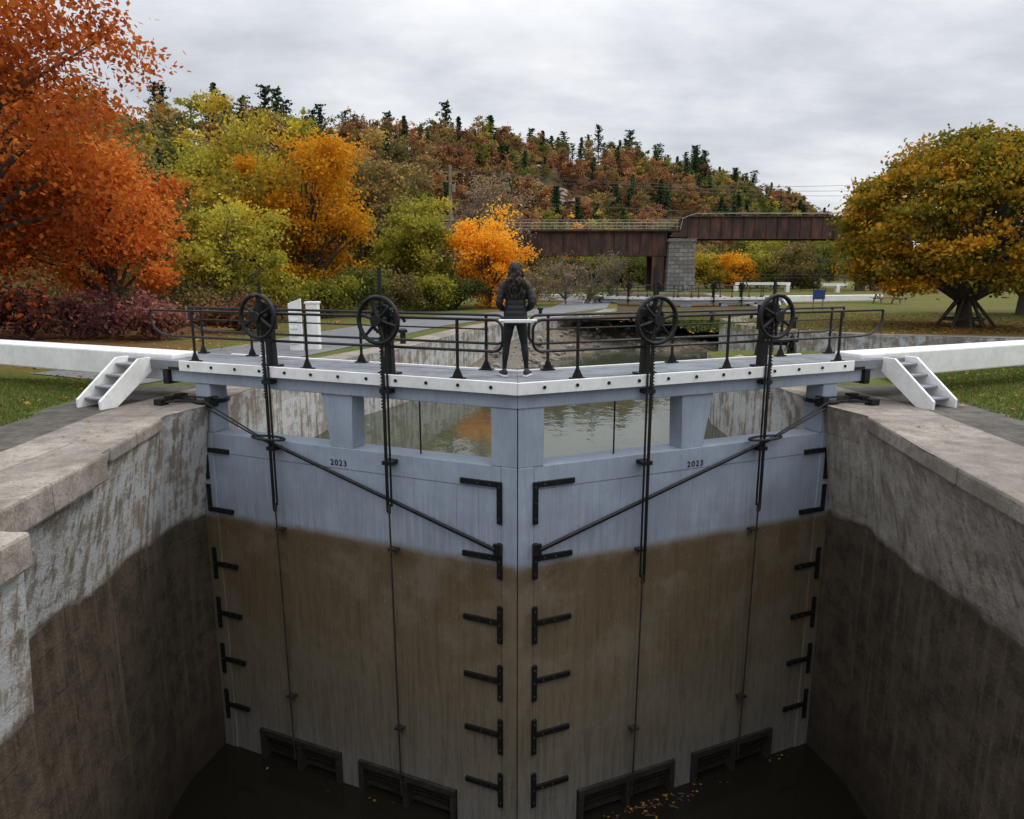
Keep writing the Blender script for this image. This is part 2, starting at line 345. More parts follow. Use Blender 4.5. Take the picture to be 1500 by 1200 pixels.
mb.obj('wooded_hill',HILL,smooth=True)
forest=empty('hillside_forest')
protos={}
def decid(seed):
    C,P,T=crown_pts((0,0,5.0),(2.4,2.4,3.4),24,62,.75,.35,.7,-1,seed,.35,.35)
    return leaf_quads(P,.38,T),T
def conif(seed,h=10.,w=2.0,pine=False):
    r=np.random.default_rng(seed); P=[];T=[]
    nt=18 if not pine else 12
    for k in range(nt):
        zz=h*(.12+.88*k/nt); rw=w*(1-k/nt)**.8+.15
        if pine: rw=w*(.9-.5*abs(k/nt-.55))*r.uniform(.5,1.2); zz=h*(.35+.65*k/nt)
        for b in range(7 if not pine else 6):
            an=r.random()*6.283; L=rw*r.uniform(.6,1.1); m=13
            q=r.random(m); px=np.cos(an)*L*q; py=np.sin(an)*L*q
            P.append(np.stack([px+r.normal(size=m)*.13,py+r.normal(size=m)*.13,zz-.25*L*q+(.25*L*q*2 if pine else 0)+r.normal(size=m)*.10],1)); T.append(r.random(m)*.5+q*.4)
    P=np.concatenate(P);T=np.concatenate(T); return leaf_quads(P,.40,T,.8),np.clip(T,0,1)
geo=[decid(200+i) for i in range(4)]
for nm,m in (('rust',LRUST),('brn',LBRN),('grn',LGRN),('yg',LYG),('yel',LYEL),('ora',LORA)):
    protos[nm]=[fastquads('forest_tree_'+nm,g_[0],g_[1],m) for g_ in geo]
protos['con']=[fastquads('forest_conifer',*conif(300+i,10,2.1),LCON) for i in range(3)]
protos['pine']=[fastquads('forest_pine',*conif(310+i,11,2.3,True),LCON) for i in range(3)]
trk=MB(); trk.tube([(0,0,-1),(0,0,5),(0.1,0,9)],[.18,.12,.04],5); trunk_o=trk.obj('tree_stem',BARK,forest); trunk_me=trunk_o.data
R_=random.Random(5); cnt=0
tries=0
ROCKS=[(9,172),(15,177)]
while cnt<1850 and tries<60000:
    tries+=1
    a=R_.uniform(-.85,.72); y=math.sqrt(R_.uniform(46**2,440**2)); x=a*y
    h,t=hillh(x,y)
    R0=ip(a,[-1.2,-.45,-.05,.25,.4,.5,.7],[80,110,200,280,330,380,420])
    if t<=.01 or y>R0+10: continue
    if a>-.12 and y<100: continue
    if a<-.12 and y<54: continue
    if y>160 and R_.random()<.3: continue
    if any(abs(x-rx*y/ry)<4.5 and ry-12<y<ry+2 for rx,ry in ROCKS): continue
    n1=noise.noise(Vector((x*.02,y*.012,5)))
    u=R_.random()
    if t>.93: kind='pine' if u<.34 else ('con' if u<.5 else ('rust' if u<.66 else 'brn' if u<.85 else 'grn'))
    elif a<-.25:
        kind='grn' if u<.30 else 'brn' if u<.52 else 'yg' if u<.76 else 'rust' if u<.86 else 'yel' if u<.94 else 'con'
    elif t<.25: kind='grn' if u<.3 else 'yg' if u<.48 else 'con' if u<.6 else 'brn' if u<.8 else 'rust' if u<.93 else 'ora'
    else:
        k=n1+.25*(u-.5)
        kind=('rust' if u<.48 else 'brn' if u<.74 else 'con' if u<.87 else 'grn' if u<.96 else 'yg') if k>-.02 else ('con' if u<.26 else 'grn' if u<.54 else 'brn' if u<.74 else 'yg' if u<.84 else 'rust')
    s=R_.uniform(.5,1.0)*(1.0 if y<200 else 1.1)
    if kind=='pine': s*=R_.uniform(.9,1.25)
    if kind in('ora','yel'): s*=.8
    o=bpy.data.objects.new('tree_'+kind,R_.choice(protos[kind])); COL.objects.link(o); o.parent=forest
    o.location=(x,y,GZ+h-.5); o.rotation_euler=(0,0,R_.random()*6.28); o.scale=(s*R_.uniform(.9,1.2),s*R_.uniform(.9,1.2),s)
    if kind=='pine' or (t>.9 and R_.random()<.5) or y<90:
        q=bpy.data.objects.new('tree_stem',trunk_me); COL.objects.link(q); q.parent=forest; q.location=o.location; q.scale=(s,s,s*(1.1 if kind=='pine' else .8)); 
    cnt+=1
trunk_o.location=(-60,80,GZ+8)
def rock(mb,x,y,z,r,rnd,sub=1,fl=.6):
    b=bmesh.new(); bmesh.ops.create_icosphere(b,subdivisions=sub,radius=r)
    vs=[(x+v.co.x*(1+rnd.uniform(-.3,.3)),y+v.co.y*(1+rnd.uniform(-.3,.3)),z+v.co.z*fl*(1+rnd.uniform(-.3,.3))) for v in b.verts]
    mb.add(vs,[tuple(v.index for v in f.verts) for f in b.faces]); b.free()
PALER=simple('granite_outcrop',(.30,.24,.21),.3,.4,.9,.3,c2=(.15,.12,.10))
mb=MB()
for rx,ry in ROCKS:
    for k in range(14):
        x=rx+R_.uniform(-5,5); y=ry-R_.uniform(0,10); rock(mb,x,y,GZ+hillh(x,y)[0]+.2,R_.uniform(.8,1.8),R_,2,.5)
mb.obj('rock_outcrop',PALER)
dt=empty('distant_tree_line')
for i in range(110):
    x=R_.uniform(60,330); y=R_.uniform(210,300)
    if x/y<.42: continue
    kind=R_.choice(['grn','brn','yg','rust','con','grn'])
    o=bpy.data.objects.new('tree_'+kind,R_.choice(protos[kind])); COL.objects.link(o); o.parent=dt
    s=R_.uniform(.7,1.1); o.location=(x,y,GZ-.3+hillh(x,y)[0]); o.scale=(s,s,s); o.rotation_euler=(0,0,R_.random()*6)

# ---------------------------------------------------------------- ground, lock walls, basin
LP=[(-4.2,-14,-4.6,-14),(-4.4,5.8,-4.78,6.15),(-5.0,5.9,-5.8,6.25),(-5.3,8.7,-5.8,8.7),(-5.62,10.9,-5.85,11.0),(-5.36,11.7,-5.64,11.95),
 (-5.2,14),(-4.7,18),(-3.4,21),(-2.4,25),(-1.1,30),(.8,34),(3.4,37.6),(5.6,40.5),(6.6,44.5),(8.3,56),(10.8,70),(12.6,82)]
RP=[(4.3,-14,4.7,-14),(4.5,3.6,4.8,3.9),(4.72,4.2,5.8,4.4),(5.0,6.6,5.85,6.6),(5.25,8.8,5.85,8.8),(5.6,10.9,5.85,11.0),(5.36,11.7,5.64,11.95),
 (5.2,14),(5.2,18),(5.6,20.2),(7,20.6),(15,19.6),(45,15),(120,5),(120,12),(45,19),(30,21.5),(17.5,24.3),(13.5,25.6),(11,27.5),(9.9,31),(10.3,35),(13,38),(15.6,41.5),(18.6,60),(21,78)]
loop=[p if len(p)==4 else p+p for p in LP+RP[::-1]]
N=len(loop)
bm=bmesh.new()
hv=[bm.verts.new((p[0],p[1],GZ)) for p in loop]
hz=2500
ov=[bm.verts.new(v+(GZ,)) for v in ((-hz,-200),(-300,-200),(300,-200),(hz,-200),(hz,hz),(300,hz),(-300,hz),(-hz,hz))]
for L in (hv,ov):
    for i in range(len(L)): bm.edges.new((L[i],L[(i+1)%len(L)]))
bmesh.ops.triangle_fill(bm,use_beauty=True,edges=bm.edges[:])
for f in bm.faces:
    if f.normal.z<0: f.normal_flip()
me=bpy.data.meshes.new('ground'); bm.to_mesh(me); bm.free(); me.materials.append(GRASS)
COL.objects.link(bpy.data.objects.new('ground',me))
def wallrange(i0,i1,name,mat):
    mb=MB()
    for i in range(i0,i1):
        p=loop[i%N]; q=loop[(i+1)%N]
        ys_=8
        for k in range(ys_):
            a,b=k/ys_,(k+1)/ys_
            def L(c,t,zt): return (p[2*c]+(q[2*c]-p[2*c])*t,p[2*c+1]+(q[2*c+1]-p[2*c+1])*t,zt)
            mb.add([L(0,a,GZ),L(0,b,GZ),L(1,b,STAIN),L(1,a,STAIN)],[(0,1,2,3)]); mb.add([L(1,a,STAIN),L(1,b,STAIN),L(1,b,-9.5),L(1,a,-9.5)],[(0,1,2,3)])
    return mb.obj(name,mat)
nl=len(LP)
wallrange(0,6,'lock_wall',WALL); wallrange(6,nl-1,'basin_wall',WALL); wallrange(nl-1,nl,'basin_wall',WALL)
wallrange(nl,N-8,'basin_wall',WALL); wallrange(N-8,N-1,'lock_wall',WALL); wallrange(N-1,N,'lock_wall',WALL)
# coping stones along the edges
def stones(name,pts,side,proud,h,seed,lens=(.9,1.5),depth=.42,gap=.006,jit=.009):
    rn=random.Random(seed); mb=MB(); P=[Vector(p) for p in pts]
    cum=[0]
    for a,b in zip(P[:-1],P[1:]): cum.append(cum[-1]+(b-a).length)
    def at(s):
        for i in range(len(P)-1):
            if s<=cum[i+1] or i==len(P)-2:
                t=(s-cum[i])/(cum[i+1]-cum[i]); return P[i].lerp(P[i+1],t)
    s=0
    while s<cum[-1]-.3:
        e=min(cum[-1],s+rn.uniform(*lens)); a=at(s+gap); b=at(e-gap); t=(b-a).normalized(); nrm=Vector((-t.y,t.x))*side
        pr=proud+rn.uniform(-jit,jit); z=GZ+.012+rn.uniform(0,.006)
        A=[(a+nrm*pr),(b+nrm*pr),(b-nrm*depth),(a-nrm*depth)]
        mb.prism([(v.x,v.y,z-h) for v in A],[(v.x,v.y,z) for v in A]); s=e
    return mb.obj(name,EDGE,bevel=.035)
stones('coping_stones',[(-5.02,6.0),(-5.3,8.75)],-1,.07,.36,1,(1.25,1.4))
stones('coping_stones',[(-4.36,-6),(-4.40,5.84)],-1,.06,.34,2,(1.1,1.6))
stones('coping_stones',[(-5.31,8.78),(-5.60,10.85)],-1,.012,.20,3,(.8,1.2))
stones('coping_stones',[(4.74,4.3),(5.0,6.6),(5.25,8.8),(5.58,10.85)],1,.014,.24,4,(1.6,2.6),gap=.003,jit=.003)
def strip(name,inner,outer,z,mat):
    mb=MB(); n=len(inner)
    mb.add([(x,y,z) for x,y in inner]+[(x,y,z) for x,y in outer],[(i,i+1,n+i+1,n+i) for i in range(n-1)])
    o=mb.obj(name,mat)
    if o.data.polygons[0].normal.z<0: o.data.flip_normals()
    return o
li=[(p[0],p[1]) for p in LP[:15]]
def off(pts,d):
    out=[]
    for i,p in enumerate(pts):
        a=Vector(pts[max(0,i-1)]); b=Vector(pts[min(len(pts)-1,i+1)]); t=(b-a).normalized(); nrm=Vector((-t.y,t.x)); out.append(tuple(Vector(p)+nrm*d))
    return out
lo_c=[(-6.4,-14),(-6.4,5.8),(-6.45,5.95),(-6.6,8.7),(-6.8,10.9),(-6.8,11.7),(-6.3,14),(-5.6,18),(-4.3,21.4),(-3.3,25.3),(-2,30.4),(-.1,34.6),(2.7,38.5),(4.8,41.2),(5.8,44.7)]
strip('coping',li,lo_c,GZ+.008,COPING)
ri=[(p[0],p[1]) for p in RP[:9]]
ro=[(6.5,-14),(6.5,3.6),(6.5,4.2),(6.55,6.6),(6.65,8.8),(6.8,10.9),(6.9,11.7),(6.4,14),(6.3,19.4)]
strip('coping',ri,ro,GZ+.008,COPING)
ri2=[(9.9,31),(11,27.5),(13.5,25.6),(17.5,24.3),(30,21.5),(45,19)]; ro2=[(10.7,31.2),(11.6,28),(13.8,26.3),(17.7,25),(30.2,22.2),(45.1,19.7)]
strip('coping',ri2,ro2,GZ+.008,COPING)
ri3=[(9.9,31),(10.3,35),(13,38),(15.6,41.5),(18.6,60),(21,78)]; strip('coping',ri3,off(ri3,-1.0),GZ+.010,COPING)
strip('stone_paving',lo_c[:7],[(-7.6,-14),(-7.6,5.8),(-7.6,5.95),(-7.7,8.7),(-7.9,10.9),(-7.9,12.7),(-7.6,14)],GZ+.004,PAVER)
strip('stone_paving',ro[:8],[(7.6,-14),(7.5,3.6),(7.5,4.2),(7.5,6.6),(7.6,8.8),(7.9,10.9),(8,11.7),(7.9,14)],GZ+.004,PAVER)
rc=[(-9.6,15),(-8.2,18),(-7.1,22),(-6.2,26),(-5.0,31),(-2.5,36.4),(1.2,41),(4.0,46),(6,58),(9,74)]
strip('road',off(rc,1.5),off(rc,-2.1),GZ+.016,ASPH)
mb=MB(); xs=np.arange(-9,60,.6); ys=np.concatenate([np.arange(12.3,45,.5),np.arange(45,90,1.5)])
def mudz(x,y):
    cx=x-ip(y,[12,21,30,38,45,80],[-5.2,-3.3,-1.1,3.5,7,13])
    z=-3.35+.85*math.exp(-max(cx,0)/1.0)+ip(y,[12,24,30,40,90],[0,0,.85,1.65,.5])-1.2*math.exp(-((x-6.0)**2/10+(y-32)**2/12))
    if x>9: z-=min(1,(x-9)*.3)*.8
    return z+.20*noise.noise(Vector((x*.45,y*.45,0)))+.07*noise.noise(Vector((x*2,y*2,4)))
mb.v=[(x,y,mudz(x,y)) for y in ys for x in xs]; nx=len(xs)
mb.f=[(j*nx+i,j*nx+i+1,(j+1)*nx+i+1,(j+1)*nx+i) for j in range(len(ys)-1) for i in range(nx-1)]; mb.mi=[0]*len(mb.f)
mb.obj('basin_bed',MUD,smooth=True)
WB=-2.42
mb=MB(); pts=[(0,10.15),(5.9,12.6),(130,12.6),(130,100),(-9,100),(-9,12.6),(-5.9,12.6)]
mb.add([(x,y,WB) for x,y in pts],[tuple(range(len(pts)))]); o=mb.obj('basin_water',WUP)
if o.data.polygons[0].normal.z<0: o.data.flip_normals()
mb=MB(); pts=[(-7,-14.5),(7,-14.5),(7,12.5),(5.7,12.2),(0,9.8),(-5.7,12.2),(-7,12.5)]
mb.add([(x,y,-7.45) for x,y in pts],[tuple(range(len(pts)))]); o=mb.obj('chamber_water',WLOW)
if o.data.polygons[0].normal.z<0: o.data.flip_normals()
mb=MB()
for i in range(1300):
    y=R_.uniform(14,40); cx=ip(y,[12,21,30,38],[-5.2,-3.3,-1.1,3.5]); x=cx+abs(R_.gauss(0,1))*(1.3 if y<26 else 4)+.1
    rock(mb,x,y,mudz(x,y),R_.choice([.03,.05,.07,.09,.14,.22]),R_)
mb.obj('basin_rocks',ROCK)
mb=MB()
for i in range(26):
    rock(mb,12+R_.uniform(-1.2,1.2),17.2+R_.uniform(-.4,.4),GZ+.05,R_.uniform(.1,.25),R_)
mb.obj('edging_rocks',ROCK)

def blades(regions):
    P=[]
    for (x0,x1,y0,y1,n) in regions:
        P.append(np.stack([rng.uniform(x0,x1,n),rng.uniform(y0,y1,n),np.full(n,GZ)],1))
    P=np.concatenate(P); n=len(P); an=rng.random(n)*6.28; w=.012; h=rng.uniform(.03,.075,n)
    V=np.empty((n,3,3)); d=np.stack([np.cos(an),np.sin(an),np.zeros(n)],1)
    V[:,0]=P-d*w; V[:,1]=P+d*w; V[:,2]=P+np.stack([rng.normal(size=n)*.02,rng.normal(size=n)*.02,h],1)
    T=rng.random(n); me=fastquads('lawn_grass',V.reshape(-1,3),T,LGRS,True); COL.objects.link(bpy.data.objects.new('lawn_grass',me))
blades([(-16,-8.0,11,14.8,32000),(-12,-7.7,7.5,11,20000),(7.8,16,8.5,18.5,50000),(7,30,27,40,30000)])
def leaves(name,gen,size):
    P=np.array(gen); n=len(P); an=rng.random(n)*6.28
    d=np.stack([np.cos(an),np.sin(an),rng.normal(size=n)*.2],1); e=np.stack([-np.sin(an),np.cos(an),rng.normal(size=n)*.2],1)
    s=(size*rng.uniform(.6,1.3,n))[:,None]; V=np.empty((n,4,3)); V[:,0]=P-d*s;V[:,1]=P+e*s*.8;V[:,2]=P+d*s;V[:,3]=P-e*s*.8
    me=fastquads(name,V.reshape(-1,3),rng.random(n),LFALL); COL.objects.link(bpy.data.objects.new(name,me))
Lf=[]
for i in range(7000):
    r=abs(R_.gauss(0,6)); t=R_.random()*6.28; y_=29+r*math.sin(t)*.9
    if y_>25.9: Lf.append((18.3+r*math.cos(t),y_,GZ+.03))
for i in range(2600): 
    Lf.append((R_.uniform(-22,-8.0),R_.uniform(11,34),GZ+.03))
for i in range(500): Lf.append((R_.uniform(7.6,16),R_.uniform(9,18.5),GZ+.04))
leaves('fallen_leaves',Lf,.05)
CO,SI=.9191,.3939
Lf=[(-R_.uniform(5.8,6.6) if R_.random()<.5 else R_.uniform(5.8,6.8),R_.uniform(5.5,11.5),GZ+.025) for i in range(30)]
for i in range(75):
    s=R_.gauss(2.3,.5) if R_.random()<.85 else R_.uniform(3.3,5.6); n=abs(R_.gauss(0,.14))+.06; sd=1 if R_.random()<.88 else -1
    Lf.append((sd*(CO*s+SI*n),9.6+SI*s-CO*n,-7.43))
leaves('fallen_leaves',Lf,.024)
mb=MB()
for i in range(22):
    s=R_.uniform(1.2,3.3); n=R_.uniform(.08,.35); a=R_.random()*3.1; x=CO*s+SI*n; y=9.6+SI*s-CO*n; L=R_.uniform(.08,.3)
    mb.tube([(x,y,-7.44),(x+L*.5*math.cos(a),y-abs(L*.3*math.sin(a)),-7.425),(x+L*math.cos(a),y-abs(L*.5*math.sin(a)),-7.44)],[.012,.010,.005],5)
mb.obj('floating_sticks',BARK)

# ---------------------------------------------------------------- lock gates
def mkT(cx,cy,ang,side,z0=0.):
    ca,sa=math.cos(ang),math.sin(ang)
    def T(s,n,z):
        x=side*(CO*s+SI*n); y=SI*s-CO*n
        return (cx+ca*x-sa*y,cy+sa*x+ca*y,z+z0)
    return T
def arc(c,r,a0,a1,n=6): return [(c[0]+r*math.cos(a0+(a1-a0)*i/n),c[1]+r*math.sin(a0+(a1-a0)*i/n)) for i in range(n+1)]
def leaf(T,name,longrod=False,light_block=False):
    e=empty(name); mit=.4286
    def mp(mb,s1,n0,n1,z0,z1,g=.002):
        mb.plan(T,[(-mit*n1+g,n1),(s1,n1),(s1,n0),(-mit*n0+g,n0)],z0,z1)
    mb=MB(); mp(mb,.26,-.43,0.,-7.8,-1.25,.007); mp(mb,.42,-.40,-.004,-1.25,-.38,.007); mb.obj('mitre_post',GATE,e,bevel=.012)
    if light_block:  # dark strip added behind the mitre gap to block light coming through
        mb=MB(); c0=T(0,0,0); mb.box(ID,c0[0]-.006,c0[0]+.006,c0[1]+.05,c0[1]+.35,-7.8,-.18)
        mb.obj('mitre_light_block',RUSTIRON,e)
    mb=MB(); mb.box(T,5.82,6.14,-.43,.0,-7.8,-1.25); mb.box(T,5.78,6.12,-.40,-.01,-1.25,-.385); mb.obj('heel_post',GATE,e,bevel=.02)
    mb=MB()
    mb.box(T,.265,5.815,-.42,-.012,-1.60,-1.25); mb.obj('upper_rail',GATE,e,bevel=.01)
    mb=MB(); edges=np.linspace(.265,5.815,16)
    for a,b in zip(edges[:-1],edges[1:]): mb.box(T,a+.001,b-.001,-.40,-.018+random.uniform(-.002,.002),-6.85,-1.604)
    for a,b in ((.265,1.08),(3.02,3.38),(5.22,5.815)): mb.box(T,a,b,-.40,-.02,-7.8,-6.853)
    mb.obj('planking',GATE,e,bevel=.0015)
    mb=MB()
    for a,b in ((1.1,3.0),(3.4,5.2)):
        for s0,s1,z0,z1 in ((a,b,-6.97,-6.855),(a,a+.09,-7.8,-6.975),(b-.09,b,-7.8,-6.975)): mb.box(T,s0,s1,-.3,.035,z0,z1)
        mb.box(T,a,b,-.4,-.33,-7.8,-6.86)
        for k in range(5): mb.box(T,a+.1,b-.1,-.22,-.14+.03*(k%2),-7.07-k*.11,-7.02-k*.11)
        c=(a+b)/2; mb.box(T,c-.04,c+.04,-.14,.05,-7.6,-6.98)
    mb.obj('sluice_valve_frame',RUSTIRON,e)
    mb=MB()
    top=[(2.83,-.385),(3.43,-.385),(3.27,-1.25),(2.86,-1.25)]
    mb.prism([T(s,-.36,z) for s,z in top],[T(s,-.03,z) for s,z in top])
    mb.box(T,1.69,1.715,-.2,-.18,-1.25,-.38,1); mb.obj('intermediate_post',[GATE,IRON],e,bevel=.008)
    mb=MB(); mp(mb,6.9,-.45,.02,-.38,-.165); mp(mb,6.2,-1.0,-.75,-.38,-.165)
    for s in (1.2,2.5,3.8,5.1,6.1): mb.box(T,s,s+.14,-.98,-.45,-.34,-.166)
    mb.obj('top_beam',GATE,e,bevel=.012)
    mb=MB()
    nb=7; w=1.13/nb
    for k in range(nb):
        n1=.078-k*w; mp(mb,7.62,n1-w+.012,n1,-.16,-.002-random.uniform(0,.006))
    mb.obj('walkway_deck',DECK,e,bevel=.004)
    mb=MB(); mp(mb,6.3,.08,.135,-.165,.012); mp(mb,6.3,-1.12,-1.06,-.165,.01); 
    mb.obj('walkway_fascia',WHITE,e,bevel=.008)
    mb=MB(); s=.35
    while s<6.3:
        mb.tube([T(s,.135,-.07),T(s,.15,-.07)],.026,8); s+=.52
    mb.obj('fascia_bolts',IRON,e)
    mb=MB()
    mb.prism([T(6.75,-.72,-.40),T(6.75,-.12,-.40),T(6.75,-.12,.075),T(6.75,-.72,.075)],[T(17,-.70,-.34),T(17,-.16,-.34),T(17,-.16,.09),T(17,-.70,.09)])
    mb.obj('balance_beam',WHITE,e,bevel=.03)
    mb=MB(); mb.box(T,6.62,6.74,-.2,.10,-.42,-.17); mb.box(T,6.70,6.95,-.10,-.06,-.30,-.06); mb.box(T,6.3,6.6,.085,.10,-.16,-.11)
    mb.obj('beam_bracket',IRON,e)
    mb=MB(); t0,t1=.003,.028; bolts=[]
    def strap(s0,s1,z0,z1): mb.box(T,s0,s1,t0-.02,t1,z0,z1)
    def hz_(s0,s1,z): strap(s0,s1,z-.04,z+.04); bolts.extend([(s0+.1,z),((s0+s1)/2,z)])
    def vt(s,z0,z1): strap(s-.042,s+.042,z0,z1); bolts.extend([(s,z0+.08),(s,z1-.08),(s,(z0+z1)/2)])
    hz_(.325,.92,-1.52); vt(.28,-2.12,-1.48); hz_(.325,.90,-2.66); vt(.28,-2.98,-2.42)
    hz_(5.45,5.935,-1.56); vt(5.98,-2.10,-1.52); hz_(5.45,5.935,-2.66); vt(5.98,-2.70,-2.2)
    for z in (-3.7,-4.67,-5.6,-6.55):
        hz_(.325,.90,z); vt(.28,z-.33,z+.27); hz_(5.45,5.935,z); vt(5.98,z-.3,z+.3)
    mb.obj('iron_straps',IRON,e,bevel=.003)
    mb=MB()
    for s,z in bolts: mb.tube([T(s,.024,z),T(s,.042,z)],.018,6)
    mb.obj('strap_bolts',RUSTIRON,e)
    mb=MB()
    mb.tube([T(4.62,.10,-1.20),T(.34,.06,-2.50)],.026,8); mb.tube([T(4.62,.075,-1.235),T(.34,.05,-2.535)],.016,8)
    mb.box(T,.24,.36,.03,.075,-2.60,-2.42)
    for dz in (0,.09): mb.tube([T(5.86,.10,-.66-dz),T(4.66,.10,-1.17-dz*.4)],.015,8)
    ring=[T(4.45+.33*math.cos(a),.10+.12*math.sin(a),-1.19) for a in [k*math.pi/10 for k in range(21)]]; mb.tube(ring,.022,6)
    ring=[T(5.96+.27*math.cos(a),-.2+.29*math.sin(a),-.70) for a in [k*math.pi/10 for k in range(21)]]
    mb.tube(ring,.035,6)
    for k in (0,1,2):
        a=.5+k*.5; mb.tube([T(5.96+.28*math.cos(a),-.2+.28*math.sin(a),-.70),T(6.5+.25*k*.3,.35-.28*k+.05,-.69)],.022,6)
        mb.box(T,6.45+.08*k,6.62+.08*k,.28-.28*k,.44-.28*k,-.76,-.64)
    mb.box(T,5.7,5.82,-.1,.09,-.78,-.60); mb.tube([T(5.5,.0,-.62),T(6.3,.05,-.62)],.016,6)
    mb.obj('tie_rods_and_collar',IRON,e,True)
    for wi,s in enumerate((2.11,4.37)):
        mb=MB(); lowz=-2.14 if wi==0 else -2.42
        if longrod and wi==0: lowz=-3.3
        topz=1.58 if wi==0 else 1.36
        cz=.82; nn=.24; r=.335
        rim=[T(s+r*math.cos(a),nn,cz+r*math.sin(a)) for a in [k*2*math.pi/40 for k in range(41)]]
        mb.tube(rim,.034,10)
        for k in range(6):
            a=k*math.pi/3+.26+wi*.3
            mb.tube([T(s+.05*math.cos(a),nn,cz+.05*math.sin(a)),T(s+r*math.cos(a),nn,cz+r*math.sin(a))],[.032,.02],8)
        mb.tube([T(s,nn+.05,cz),T(s,-.12,cz)],.055,12); mb.tube([T(s,nn+.08,cz),T(s,nn+.04,cz)],.085,12)
        r2=.20; rim=[T(s+r2*math.cos(a),.10,cz+r2*math.sin(a)) for a in [k*2*math.pi/24 for k in range(25)]]
        mb.tube(rim,.026,6)
        for k in range(24):
            a=k*2*math.pi/24; mb.box(T,s+(r2+.02)*math.cos(a)-.01,s+(r2+.02)*math.cos(a)+.01,.08,.12,cz+(r2+.02)*math.sin(a)-.01,cz+(r2+.02)*math.sin(a)+.01)
        mb.box(T,s-.09,s+.09,-.10,.05,.60,1.0); mb.box(T,s-.05,s+.05,.0,.1,.5,.62)
        mb.prism([T(s-.07,-.08,.02),T(s+.07,-.08,.02),T(s+.05,-.08,.6),T(s-.05,-.08,.6)],[T(s-.07,.02,.02),T(s+.07,.02,.02),T(s+.05,.02,.6),T(s-.05,.02,.6)])
        mb.box(T,s-.16,s+.16,-.12,.06,0,.03)
        mb.tube([T(s-.09,-.03,.85),T(s-.26,-.03,.86),T(s-.30,.0,.80)],.03,6); mb.tube([T(s+.09,-.03,.80),T(s+.24,-.03,.80)],.03,6)
        a=2.6-wi; mb.tube([T(s+r*math.cos(a),nn,cz+r*math.sin(a)),T(s+r*math.cos(a),nn+.14,cz+r*math.sin(a))],.018,6)
        o2=0.0
        mb.box(T,s+o2-.02,s+o2+.02,.145,.175,lowz,topz); mb.box(T,s+o2-.085,s+o2-.058,.15,.17,lowz+.1,.75)
        z=-.5
        while z<topz-.03: mb.box(T,s+o2+.021,s+o2+.042,.145,.175,z,z+.022); z+=.05
        for z in (-.24,-1.35): mb.box(T,s+o2-.11,s+o2+.06,.0,.19,z-.03,z+.03)
        mb.obj('valve_winding_gear',IRON,e,True)
        mb=MB(); mb.tube([T(s+o2-.02,.155,lowz+.1),T(s+o2-.03,.10,-7.2)],.015,8)
        for z in (-2.78,-5.94): 
            mb.box(T,s+o2-.09,s+o2+.06,.0,.12,z-.018,z+.018); mb.tube([T(s+o2-.08,.1,z-.06),T(s+o2-.08,.1,z+.06)],.01,5)
        mb.tube([T(s+o2-.02,.155,lowz-.02),T(s+o2-.02,.155,lowz+.12)],.028,8)
        mb.obj('valve_rod',RUSTIRON,e,True)
    mb=MB(); R=.0215
    def rail(n,s0,s1,posts):
        top,mid=.86,.42
        c=arc((s0+.14,top-.14),.14,math.pi/2,math.pi,5)+arc((s0+.14,mid+.14),.14,math.pi,1.5*math.pi,5)
        pts=[(s1,top)]+c+[(s1-.5,mid)]
        pts+=[(s1-.25,mid+.03),(s1-.08,mid+.13),(s1,top-.18),(s1,top)]
        mb.tube([T(a,n,z) for a,z in pts],R,8)
        if n<-.5: mb.tube([T(s0+.3,n,.64),T(s1-.05,n,.64)],.014,6)
        for p in posts:
            mb.tube([T(p,n,.0),T(p,n,top)],.024,8); mb.box(T,p-.11,p+.11,n-.05,n+.05,.0,.022)
            P=[(p-.09,.02),(p-.02,.02),(p-.02,.16)]; mb.prism([T(a,n-.01,z) for a,z in P],[T(a,n+.01,z) for a,z in P])
            P=[(p+.02,.02),(p+.09,.02),(p+.02,.16)]; mb.prism([T(a,n-.01,z) for a,z in P],[T(a,n+.01,z) for a,z in P])
    rail(.02,.22,7.0,(.93,3.62,6.02)); rail(-.99,.62,7.2,(.95,3.3,5.7,6.9))
    mb.obj('handrail',IRON,e,True)
    mb=MB()
    st=[(.06,.03),(.30,.03),(1.10,-.60),(1.10,-.745),(.80,-.745),(.06,-.22)]
    for s0 in (7.05,7.60):
        mb.prism([T(s0,n,z) for n,z in st],[T(s0+.055,n,z) for n,z in st])
    for k in range(4):
        z=-.07-.17*k; n0=.10+.215*k; mb.box(T,7.107,7.598,n0,n0+.24,z-.035,z,1)
    mb.obj('steps',[WHITE,TREAD],e,bevel=.006)
    return e
g1=leaf(mkT(0,9.6,0,-1),'lock_gate',False,True); g2=leaf(mkT(0,9.6,0,1),'lock_gate',True)
def text(body,T,s,z,rotz,parent,size=.12):
    cu=bpy.data.curves.new('year_number','FONT'); cu.body=body; cu.size=size; cu.align_x='CENTER'; cu.space_character=1.25; cu.extrude=.001; cu.offset=.0018
    o=bpy.data.objects.new('year_number',cu); COL.objects.link(o); o.location=T(s,-.006,z); o.rotation_euler=(math.pi/2,0,rotz); cu.materials.append(IRON); o.parent=parent
al=math.atan2(SI,CO)
text('2023',mkT(0,9.6,0,-1),3.13,-1.545,-al,g1,.135); text('2023',mkT(0,9.6,0,1),3.13,-1.56,al,g2,.135)
for sd in (-1,1): leaf(mkT(12.3,50,-.14,sd,-.25),'distant_lock_gate')
mb=MB(); mb.box(ID,-.19,.19,9.50,9.54,.835,.875); mb.tube([(-.26,9.545,.86),(.26,9.545,.86)],.02,8)
mb.obj('rail_latch',WHITE,bevel=.004)

